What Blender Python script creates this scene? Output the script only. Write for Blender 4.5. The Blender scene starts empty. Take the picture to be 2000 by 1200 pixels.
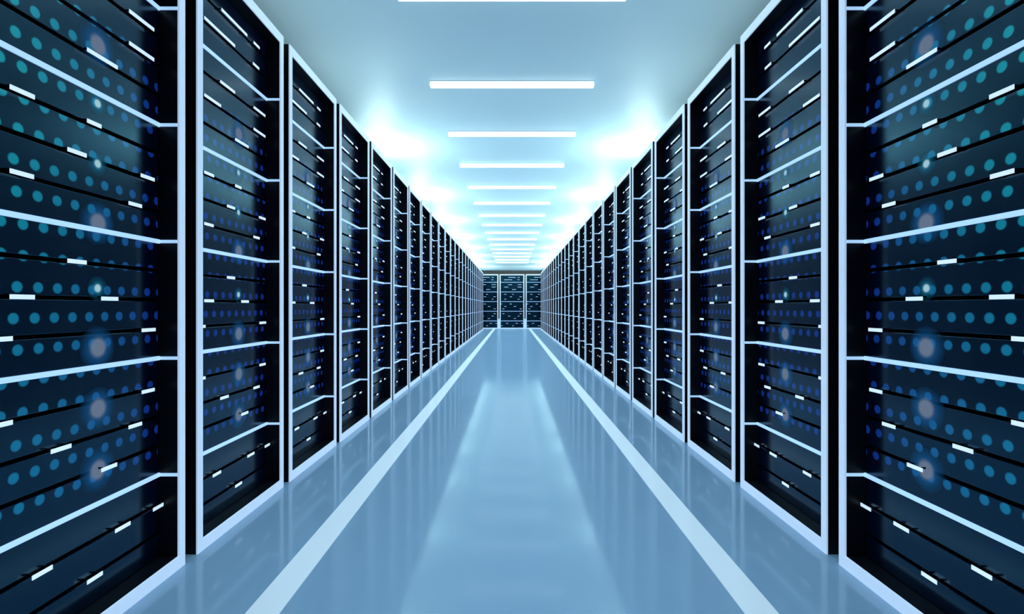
import bpy, bmesh, math, random
from mathutils import Vector, Matrix
random.seed(4)
SC = bpy.context.scene
COL = SC.collection
PI = math.pi

# ------------------------------------------------------------------ camera, world, exposure, lights
CAM_Z = 0.788
cd = bpy.data.cameras.new('camera'); cam = bpy.data.objects.new('camera', cd); COL.objects.link(cam)
cam.location = (0, 0, CAM_Z); cam.rotation_euler = (PI / 2, 0, 0)
cd.sensor_width = 36.0; cd.lens = 18.0; cd.clip_start = 0.02; cd.clip_end = 100
SC.camera = cam
SC.view_settings.view_transform = 'Standard'; SC.view_settings.look = 'None'
SC.view_settings.exposure = 0.0; SC.view_settings.gamma = 1.0; SC.view_settings.use_curve_mapping = False
w = bpy.data.worlds.new('world'); SC.world = w; w.use_nodes = True
w.node_tree.nodes['Background'].inputs[0].default_value = (0.12, 0.3, 0.6, 1)
w.node_tree.nodes['Background'].inputs[1].default_value = 0.15

CEIL = 2.388          # ceiling height
RH = 1.972            # rack height
Y_FAR, Y_NEAR = 22.8, -2.6
XW = 2.05

def area(name, loc, rot, sx, sy, power, col):
    d = bpy.data.lights.new(name, 'AREA'); d.shape = 'RECTANGLE'; d.size = sx; d.size_y = sy
    d.energy = power; d.color = col
    o = bpy.data.objects.new(name, d); COL.objects.link(o); o.location = loc; o.rotation_euler = rot
    return o

# uplights lying on the rack tops: they wash the ceiling above the rows
UP_Y = [5.07 + 2.165 * i for i in range(8)]
for s in (-1, 1):
    for y in UP_Y:
        area('uplight', (s * 1.26, y, 2.0), (PI, -s * 0.35, 0), 0.34, 0.34, 9.0, (0.74, 1.0, 0.97))
    for y in [1.6 + 1.0 * i for i in range(21)]:
        o = area('ceiling_fill', (s * 1.8, y, 2.10), (PI, -s * 1.44, 0), 0.2, 0.98, 2.4 * (1 + 1.6 * min(max((y - 2.5) / 5, 0), 1)), (0.78, 0.98, 1.0))  # unseen fill added to brighten the middle of the ceiling, stronger with distance
        o.data.spread = math.radians(60)
    for y in [5.0 + 1.0 * i for i in range(17)]:
        o = area('ceiling_edge_fill', (s * 1.72, y, 2.02), (PI, 0, 0), 0.36, 0.9, 4.0, (0.62, 1.0, 0.98))  # unseen wash added for the ceiling edge that the server fronts mirror
        o.data.spread = math.radians(110)

# ------------------------------------------------------------------ materials
def mat(name, base, rough=0.5, metal=0.0, emit=None, es=0.0, spec=0.5, ior=1.45):
    m = bpy.data.materials.new(name); m.use_nodes = True
    b = m.node_tree.nodes['Principled BSDF']
    b.inputs['Base Color'].default_value = (*base, 1)
    b.inputs['Roughness'].default_value = rough
    b.inputs['Metallic'].default_value = metal
    b.inputs['IOR'].default_value = ior
    b.inputs['Specular IOR Level'].default_value = spec
    if emit:
        b.inputs['Emission Color'].default_value = (*emit, 1)
        b.inputs['Emission Strength'].default_value = es
    return m
def nd(m, t, **kw):
    n = m.node_tree.nodes.new(t)
    for k, v in kw.items(): setattr(n, k, v)
    return n
def mathn(m, op, a, b=None, c=None):
    n = nd(m, 'ShaderNodeMath', operation=op)
    for i, v in enumerate((a, b, c)):
        if v is None: continue
        if isinstance(v, (int, float)): n.inputs[i].default_value = v
        else: m.node_tree.links.new(v, n.inputs[i])
    return n.outputs[0]
def bsdf(m): return m.node_tree.nodes['Principled BSDF']
def link(m, a, b): m.node_tree.links.new(a, b)
def noise_rough(m, lo, hi, scale):
    tc = nd(m, 'ShaderNodeTexCoord'); n = nd(m, 'ShaderNodeTexNoise'); n.inputs['Scale'].default_value = scale
    link(m, tc.outputs['Object'], n.inputs['Vector'])
    r = nd(m, 'ShaderNodeMapRange'); r.inputs['To Min'].default_value = lo; r.inputs['To Max'].default_value = hi
    link(m, n.outputs['Fac'], r.inputs['Value']); link(m, r.outputs[0], bsdf(m).inputs['Roughness'])

M = {}
M['floor'] = mat('blue_epoxy_floor', (0.25, 0.38, 0.53), 0.2, spec=0.2, ior=1.5); noise_rough(M['floor'], 0.13, 0.17, 1.5)
def coated(m, ior, cap, rough):
    # matt paint under a thin gloss coat
    b = bsdf(m); b.inputs['Specular IOR Level'].default_value = 0.0; b.inputs['Roughness'].default_value = 0.9
    for l in list(b.inputs['Roughness'].links): m.node_tree.links.remove(l)
    gl = nd(m, 'ShaderNodeBsdfGlossy'); gl.inputs['Roughness'].default_value = rough
    fr = nd(m, 'ShaderNodeFresnel'); fr.inputs['IOR'].default_value = ior
    mx = nd(m, 'ShaderNodeMixShader'); link(m, mathn(m, 'MINIMUM', fr.outputs[0], cap), mx.inputs[0])
    link(m, b.outputs[0], mx.inputs[1]); link(m, gl.outputs[0], mx.inputs[2])
    out = [n for n in m.node_tree.nodes if n.type == 'OUTPUT_MATERIAL'][0]; link(m, mx.outputs[0], out.inputs[0])
coated(M['floor'], 1.4, 0.29, 0.085)
M['line'] = mat('pale_floor_paint', (0.93, 0.94, 1.0), 0.25, spec=0.3)
coated(M['line'], 1.3, 0.06, 0.1)
M['ceiling'] = mat('pale_ceiling', (0.62, 0.82, 0.90), 0.42, spec=0.35)
M['wall'] = mat('pale_blue_wall', (0.45, 0.6, 0.72), 0.7)
M['end_wall'] = mat('taupe_wall', (0.28, 0.19, 0.16), 0.7)
M['filler_glow'] = mat('glow_filler_panel', (0.75, 0.88, 0.92), 0.4, emit=(0.6, 0.9, 1), es=0.3)  # white glow low in the gaps is put into the emission
M['body'] = mat('black_powder_coat', (0.004, 0.005, 0.009), 0.35, spec=0.25); noise_rough(M['body'], 0.3, 0.42, 30)
M['groove'] = mat('black_cavity', (0.002, 0.002, 0.004), 0.8, spec=0.1)
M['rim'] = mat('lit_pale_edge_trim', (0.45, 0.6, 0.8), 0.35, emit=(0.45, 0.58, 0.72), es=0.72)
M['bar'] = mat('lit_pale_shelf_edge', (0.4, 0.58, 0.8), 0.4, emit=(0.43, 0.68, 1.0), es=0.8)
M['dash'] = mat('white_indicator', (0.5, 0.6, 0.7), 0.4, emit=(0.60, 0.76, 0.90), es=0.9)
M['diff'] = mat('lamp_diffuser', (0.8, 0.9, 0.95), 0.4, emit=(0.86, 0.98, 1.0), es=1.15)
M['housing'] = mat('lamp_housing', (0.6, 0.75, 0.8), 0.4)

# server fronts: near-black gloss with rows of small round LEDs behind the grille
def server_mat(name, leds):
    m = mat(name, (0.0004, 0.0022, 0.014), 0.2, spec=0.5, ior=1.8)
    bsdf(m).inputs['Specular Tint'].default_value = (0.14, 0.60, 0.90, 1)
    noise_rough(m, 0.17, 0.21, 8)
    if leds:
        g = nd(m, 'ShaderNodeNewGeometry'); s = nd(m, 'ShaderNodeSeparateXYZ'); link(m, g.outputs['Position'], s.inputs[0])
        X, Y, Z = s.outputs
        ROW, PIT, R = 0.0682, 0.049, 0.0122
        rz = mathn(m, 'DIVIDE', mathn(m, 'SUBTRACT', Z, 0.354 - ROW / 2), ROW)
        fz = mathn(m, 'MULTIPLY', mathn(m, 'SUBTRACT', mathn(m, 'FRACT', rz), 0.5), ROW)
        row = mathn(m, 'FLOOR', rz)
        stag = mathn(m, 'MULTIPLY', mathn(m, 'SINE', mathn(m, 'MULTIPLY', row, 1.3)), 0.25)
        ry = mathn(m, 'ADD', mathn(m, 'DIVIDE', Y, PIT), stag)
        fy = mathn(m, 'MULTIPLY', mathn(m, 'SUBTRACT', mathn(m, 'FRACT', ry), 0.5), PIT)
        dist = mathn(m, 'SQRT', mathn(m, 'ADD', mathn(m, 'MULTIPLY', fy, fy), mathn(m, 'MULTIPLY', fz, fz)))
        disc = nd(m, 'ShaderNodeMapRange'); disc.inputs['From Min'].default_value = R * 1.12; disc.inputs['From Max'].default_value = R * 0.82
        link(m, dist, disc.inputs['Value'])
        ok = mathn(m, 'MULTIPLY', mathn(m, 'GREATER_THAN', Z, 0.325), mathn(m, 'LESS_THAN', Z, 1.55))
        ns = nd(m, 'ShaderNodeSeparateXYZ'); link(m, g.outputs['Normal'], ns.inputs[0])
        ok = mathn(m, 'MULTIPLY', ok, mathn(m, 'GREATER_THAN', mathn(m, 'ABSOLUTE', ns.outputs[0]), 0.95))
        # LED colour: teal on the first rack's near half, blue elsewhere
        mr = nd(m, 'ShaderNodeMapRange'); mr.inputs['From Min'].default_value = 1.1; mr.inputs['From Max'].default_value = 1.5
        link(m, Y, mr.inputs['Value'])
        hi = nd(m, 'ShaderNodeMapRange'); hi.inputs['From Min'].default_value = 0.6; hi.inputs['From Max'].default_value = 1.3
        link(m, Z, hi.inputs['Value'])
        c1 = nd(m, 'ShaderNodeMix', data_type='RGBA'); c1.inputs[6].default_value = (0.004, 0.12, 0.24, 1); c1.inputs[7].default_value = (0.004, 0.22, 0.27, 1)
        link(m, hi.outputs[0], c1.inputs[0])
        c2 = nd(m, 'ShaderNodeMix', data_type='RGBA'); c2.inputs[7].default_value = (0.003, 0.022, 0.17, 1)
        link(m, mr.outputs[0], c2.inputs[0]); link(m, c1.outputs[2], c2.inputs[6])
        link(m, c2.outputs[2], bsdf(m).inputs['Emission Color'])
        link(m, mathn(m, 'MULTIPLY', disc.outputs[0], ok), bsdf(m).inputs['Emission Strength'])
    return m
M['server'] = server_mat('glossy_server_front', True)
M['server_plain'] = server_mat('glossy_server_front_plain', False)

def halo_mat(name, c0, c1, r, core):  # blurred LED glow and blue halo painted as radial emission and alpha fade
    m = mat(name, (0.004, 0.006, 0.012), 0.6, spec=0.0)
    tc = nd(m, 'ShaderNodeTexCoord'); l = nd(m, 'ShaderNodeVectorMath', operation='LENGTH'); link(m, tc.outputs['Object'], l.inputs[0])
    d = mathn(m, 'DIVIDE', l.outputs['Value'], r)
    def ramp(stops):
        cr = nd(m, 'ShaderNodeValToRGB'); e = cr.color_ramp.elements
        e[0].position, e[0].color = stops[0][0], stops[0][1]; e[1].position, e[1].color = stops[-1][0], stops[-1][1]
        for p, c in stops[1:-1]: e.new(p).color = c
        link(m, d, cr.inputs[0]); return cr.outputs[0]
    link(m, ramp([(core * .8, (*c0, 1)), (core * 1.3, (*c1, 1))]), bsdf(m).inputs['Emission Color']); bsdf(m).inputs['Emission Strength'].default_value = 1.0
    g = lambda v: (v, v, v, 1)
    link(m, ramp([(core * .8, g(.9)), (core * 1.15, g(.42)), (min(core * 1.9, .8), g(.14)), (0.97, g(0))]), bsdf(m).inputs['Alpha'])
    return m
M['haloL'] = halo_mat('large_led_halo', (0.13, 0.18, 0.27), (0.01, 0.12, 0.34), 0.060, 0.40)
M['haloS'] = halo_mat('small_led_halo', (0.36, 0.60, 0.68), (0.01, 0.22, 0.40), 0.034, 0.30)

# ------------------------------------------------------------------ mesh helpers
class MB:
    def __init__(s): s.bm = bmesh.new(); s.mats = []
    def mi(s, m):
        if m not in s.mats: s.mats.append(m)
        return s.mats.index(m)
    def box(s, x0, x1, y0, y1, z0, z1, m, bev=0.0):
        r = bmesh.ops.create_cube(s.bm, size=1.0)
        vs = r['verts']
        for v in vs:
            v.co = Vector(((x0 + x1) / 2 + v.co.x * (x1 - x0), (y0 + y1) / 2 + v.co.y * (y1 - y0), (z0 + z1) / 2 + v.co.z * (z1 - z0)))
        fs = {f for v in vs for f in v.link_faces}
        if bev > 0:
            es = list({e for v in vs for e in v.link_edges})
            rr = bmesh.ops.bevel(s.bm, geom=es, offset=bev, segments=2, affect='EDGES', profile=0.5)
            fs = {f for f in fs if f.is_valid} | set(rr['faces'])
        i = s.mi(m)
        for f in fs: f.material_index = i
    def mesh(s, name):
        me = bpy.data.meshes.new(name); s.bm.normal_update(); s.bm.to_mesh(me); s.bm.free()
        for m in s.mats: me.materials.append(m)
        return me
def link_obj(name, me, parent=None, loc=None):
    o = bpy.data.objects.new(name, me); COL.objects.link(o)
    if parent: o.parent = parent
    if loc: o.location = loc
    return o
def struct(name, boxes, m):
    b = MB()
    for bx in boxes: b.box(*bx, m)
    o = link_obj(name, b.mesh(name)); o['kind'] = 'structure'; return o
def thing(name, label, cat, group=None, loc=(0, 0, 0), rz=0):
    o = bpy.data.objects.new(name, None); COL.objects.link(o); o.empty_display_size = 0.1
    o.location = loc; o.rotation_euler = (0, 0, rz); o['label'] = label; o['category'] = cat
    if group: o['group'] = group
    return o

# ------------------------------------------------------------------ room
fl = struct('floor', [(-XW, XW, Y_NEAR, Y_FAR, -0.1, 0)], M['floor'])
for s in (-1, 1):
    b = MB(); b.box(*sorted((s * 0.597, s * 0.685)), Y_NEAR, 18.45, 0.0, 0.0012, M['line'])
    link_obj('painted_line', b.mesh('painted_line'), fl)
struct('ceiling', [(-XW, XW, Y_NEAR, Y_FAR, CEIL, CEIL + 0.1)], M['ceiling'])
struct('wall_left', [(-XW - 0.1, -XW, Y_NEAR, Y_FAR, 0, CEIL)], M['wall'])
struct('wall_right', [(XW, XW + 0.1, Y_NEAR, Y_FAR, 0, CEIL)], M['wall'])
struct('wall_front', [(-XW, XW, Y_NEAR - 0.1, Y_NEAR, 0, CEIL)], M['wall'])
struct('wall_back', [(-XW, XW, Y_FAR, Y_FAR + 0.1, 0, CEIL)], M['end_wall'])

# ------------------------------------------------------------------ ceiling lights
ORD = ['first', 'second', 'third', 'fourth', 'fifth', 'sixth', 'seventh', 'eighth', 'ninth', 'tenth', 'eleventh', 'twelfth', 'thirteenth',
       'fourteenth', 'fifteenth', 'sixteenth', 'seventeenth', 'eighteenth', 'nineteenth', 'twentieth', 'twenty-first', 'twenty-second',
       'twenty-third', 'twenty-fourth', 'twenty-fifth']
HC = CEIL - CAM_Z - 0.02
LH = 0.579
hb = MB(); hb.box(-LH, LH, -0.02, 0.02, -0.012, 0.0, M['housing'])
for s in (-1, 1): hb.box(*sorted((s * LH, s * (LH + 0.002))), -0.018, 0.018, -0.038, 0.0, M['housing'])
H_ME = hb.mesh('housing')
db = MB(); db.box(-LH, LH, -0.0205, 0.0205, -0.04, -0.004, M['diff'], 0.003); D_ME = db.mesh('diffuser')
def strip_lamp(y):
    o = area('strip_light', (0, y, CEIL - 0.042), (0, 0, 0), 2 * LH, 0.03, 5.6, (0.66, 0.94, 1.06))
    o.data.spread = math.radians(100)
for n in (-4, -3, -2): strip_lamp((2.299 + 0.657 * n) * HC)  # unseen lamps without strip bodies, added to light the near floor
for n in range(-1, 15):
    y = (2.299 + 0.657 * n) * HC
    if n == -1: lab = 'white linear ceiling light overhead at the top edge, before all the others'
    elif n == 14: lab = 'smallest white linear ceiling light, last one before the end wall'
    else: lab = 'white linear ceiling light across the aisle, %s in full view counting from the camera' % ORD[n]
    strip_lamp(y)
    t = thing('ceiling_light', lab, 'ceiling light', 'linear ceiling lights above the aisle', (0, y, CEIL))
    link_obj('housing', H_ME, t); link_obj('diffuser', D_ME, t)

# ------------------------------------------------------------------ server racks
# local frame: x along the front, y = 0 the front plane, +y into the rack, z up
BARS = [0.2834 + 0.3508 * i for i in range(5)]
RIMH, RIMW, REC, DEPTH = 0.038, 0.028, 0.061, 0.90
ZB, ZT = RIMH, RH - RIMH
U = 0.0877; G = 0.009
def grooves():
    rows = [('b', BARS[0] - 2 * U), ('b', BARS[0] - U)]
    for b in BARS[:-1]: rows += [('m', b + U * k) for k in (1, 2, 3)]
    rows += [('t', BARS[4] + U), ('t', BARS[4] + 2 * U)]
    return [z for _, z in rows]
GZ = grooves()
# indicator marks on each gap, bottom to top: (start, end) as fractions of the opening
FR = lambda a, b: ((a - 527) / 281, (b - 527) / 281)
MARKS = [[FR(527, 551), FR(668, 692)], [FR(595, 620), FR(713, 740), FR(785, 807)],
         [FR(690, 716)], [FR(618, 645), FR(737, 762)], [FR(547, 573), FR(762, 788)],
         [FR(547, 573), FR(762, 790)], [FR(570, 598), FR(690, 718)], [FR(527, 547), FR(640, 667)],
         [FR(570, 597), FR(737, 762)], [FR(640, 667), FR(760, 788)], [FR(570, 598), FR(668, 690)],
         [FR(668, 717)], [FR(570, 620), FR(738, 787)], [FR(618, 667), FR(738, 787)],
         [FR(570, 667), FR(735, 760)], [FR(622, 712), FR(738, 762)]]
# server units fill the room between bars and gaps
def units():
    out = []
    edges = [(ZB, None)] + sorted([(z, 'g') for z in GZ] + [(z, 'bar') for z in BARS]) + [(ZT, None)]
    for (a, ka), (b, kb) in zip(edges, edges[1:]):
        lo = a + (G / 2 if ka == 'g' else 0.006 if ka == 'bar' else 0.001)
        hi = b - (G / 2 if kb == 'g' else 0.006 if kb == 'bar' else 0.001)
        out.append((lo, hi))
    return out
UNITS = units()

CACHE = {}
def cached(key, fn):
    if key not in CACHE: CACHE[key] = fn()
    return CACHE[key]
def body_mesh(W):
    b = MB(); h = W / 2; t = 0.0265
    b.box(-h, -h + t, 0.005, DEPTH, 0, RH, M['body']); b.box(h - t, h, 0.005, DEPTH, 0, RH, M['body'])
    b.box(-h + t, h - t, 0.005, DEPTH, 0, RIMH - 0.001, M['body']); b.box(-h + t, h - t, 0.005, DEPTH, RH - RIMH + 0.001, RH, M['body'])
    b.box(-h + t, h - t, DEPTH - 0.02, DEPTH, RIMH, RH - RIMH, M['body'])
    b.box(-h + t, h - t, REC + 0.03, REC + 0.05, RIMH, RH - RIMH, M['groove'])
    return b.mesh('cabinet_body')
def frame_mesh(W):
    b = MB(); h = W / 2
    b.box(-h, -h + RIMW, 0, 0.0055, 0, RH, M['rim']); b.box(h - RIMW, h, 0, 0.0055, 0, RH, M['rim'])
    b.box(-h + RIMW, h - RIMW, 0, 0.0055, 0, RIMH, M['rim']); b.box(-h + RIMW, h - RIMW, 0, 0.0055, RH - RIMH, RH, M['rim'])
    return b.mesh('front_frame')
def bar_mesh(W):
    b = MB(); h = W / 2 - 0.0265; t = 0.006
    b.box(-h, h, REC - 0.002, REC + 0.02, -t, t, M['bar'])
    b.box(-h, -h + 0.002, 0.006, REC, -t * .8, t * .8, M['bar']); b.box(h - 0.002, h, 0.006, REC, -t * .8, t * .8, M['bar'])
    return b.mesh('shelf_edge')
def unit_mesh(W, hgt, led):
    b = MB(); h = W / 2 - 0.031
    b.box(-h, h, REC + 0.001, REC + 0.029, -hgt / 2, hgt / 2, M['server' if led else 'server_plain'], 0.0015)
    return b.mesh('server_unit')
def mark_mesh(L):
    b = MB(); b.box(-L / 2, L / 2, 0.046, 0.0475, -0.005, 0.005, M['dash'])
    for x in (-L / 2 + 0.006, L / 2 - 0.006): b.box(x - 0.0012, x + 0.0012, 0.0475, REC + 0.0015, 0.002, 0.0045 + 0.002, M['body'])
    return b.mesh('indicator_light')
def halo_mesh(r, m):  # flat disc that carries the painted LED halo
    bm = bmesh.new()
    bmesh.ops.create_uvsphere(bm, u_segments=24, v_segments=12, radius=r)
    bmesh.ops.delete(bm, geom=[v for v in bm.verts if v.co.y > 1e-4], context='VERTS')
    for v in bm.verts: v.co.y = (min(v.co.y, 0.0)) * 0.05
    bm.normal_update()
    me = bpy.data.meshes.new('led_halo'); bm.to_mesh(me); bm.free(); me.materials.append(m)
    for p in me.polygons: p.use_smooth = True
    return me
def stack_mesh(W, mir):
    b = MB(); h = W / 2 - 0.031; ow = W - 2 * RIMW
    for lo, hi in UNITS: b.box(-h, h, REC + 0.001, REC + 0.029, lo, hi, M['server'])
    for z, ms in zip(GZ, MARKS):
        for a, c in ms:
            x0, x1 = sorted((mir * (-ow / 2 + a * ow), mir * (-ow / 2 + c * ow)))
            b.box(max(x0, -h), min(x1, h), 0.046, 0.0475, z - 0.005, z + 0.005, M['dash'])
            b.box(max(x0, -h) + 0.003, min(x1, h) - 0.003, 0.0475, REC + 0.0015, z - 0.003, z + 0.003, M['body'])
    return b.mesh('server_stack')
HALOS = [(1.459, 1), (1.309, 0), (1.155, 0), (1.003, 1), (0.836, 0), (0.684, 1), (0.528, 1), (0.371, 1)]

def make_rack(label, group, W, loc, rz, mir=1, detail=2, led=True, halos=True):
    t = thing('server_rack', label, 'server rack', group, loc, rz)
    link_obj('cabinet_body', cached(('b', W), lambda: body_mesh(W)), t)
    link_obj('front_frame', cached(('f', W), lambda: frame_mesh(W)), t)
    for z in BARS: link_obj('shelf_edge', cached(('s', W), lambda: bar_mesh(W)), t, (0, 0, z))
    if detail == 1:
        link_obj('server_stack', cached(('st', W, mir), lambda: stack_mesh(W, mir)), t)
        return t
    ow = W - 2 * RIMW
    us = []
    for lo, hi in UNITS:
        hg = round(hi - lo, 5)
        us.append((lo, link_obj('server_unit', cached(('u', W, hg, led), lambda: unit_mesh(W, hg, led)), t, (0, 0, (lo + hi) / 2))))
    for z, ms in zip(GZ, MARKS):
        u = min((u for u in us if u[0] > z), key=lambda q: q[0] - z)[1]
        for a, c in ms:
            L = round((c - a) * ow, 4)
            x = mir * (-ow / 2 + (a + c) / 2 * ow)
            link_obj('indicator_light', cached(('m', L), lambda: mark_mesh(L)), u, (x, 0, z - u.location.z))
    if halos:
        for z, big in HALOS:
            me = cached(('l', big), lambda: halo_mesh(0.060, M['haloL']) if big else halo_mesh(0.034, M['haloS']))
            link_obj('led_halo', me, t, (mir * (-ow / 2 + 0.59 * ow), REC + 0.001, z))
    return t

RW, PITCH, Y0, N = 0.613, 0.675, 0.954, 25
for s, side in ((-1, 'left'), (1, 'right')):
    for k in range(N):
        yc = Y0 + PITCH * k + RW / 2
        if k == 0: lab = 'black server rack with teal indicator dots, cut off by the %s edge of the picture' % side
        elif k <= 12: lab = 'black server rack with pale lit frame, %s from the camera in the %s row' % (ORD[k], side)
        elif k == N - 1: lab = 'narrow-looking black server rack at the far end of the %s row' % side
        else: lab = 'distant black server rack with pale frame, %s from the far end of the %s row' % (ORD[N - 1 - k], side)
        make_rack(lab, 'server racks in the %s row' % side, RW, (s * 1.0, yc, 0), PI / 2 if s < 0 else -PI / 2,
                  1 if s < 0 else -1, 2 if k < 12 else 1, True, k < 8)
EW, EP, EY = 0.874, 0.940, 18.5
for i, lab in ((-1, 'server rack against the end wall, left of the middle one and partly hidden'),
               (0, 'middle server rack facing down the aisle at the end wall'),
               (1, 'server rack against the end wall, right of the middle one and partly hidden')):
    make_rack(lab, 'server racks across the end of the aisle', EW, (i * EP, EY, 0), 0, 1, 2, False, False)
# filler panels added between the end racks, forward to catch aisle light
k = 1
for s in (-1, 1):
    x0, x1 = sorted((s * (EW / 2 + 0.001), s * (EP - EW / 2 - 0.001)))
    struct('trim_%d' % k, [(x0, x1, EY + 0.01, EY + 0.04, 0.36, RH)], M['end_wall'])
    struct('trim_%d' % (k + 1), [(x0, x1, EY + 0.01, EY + 0.04, 0, 0.36)], M['filler_glow'])
    k += 2
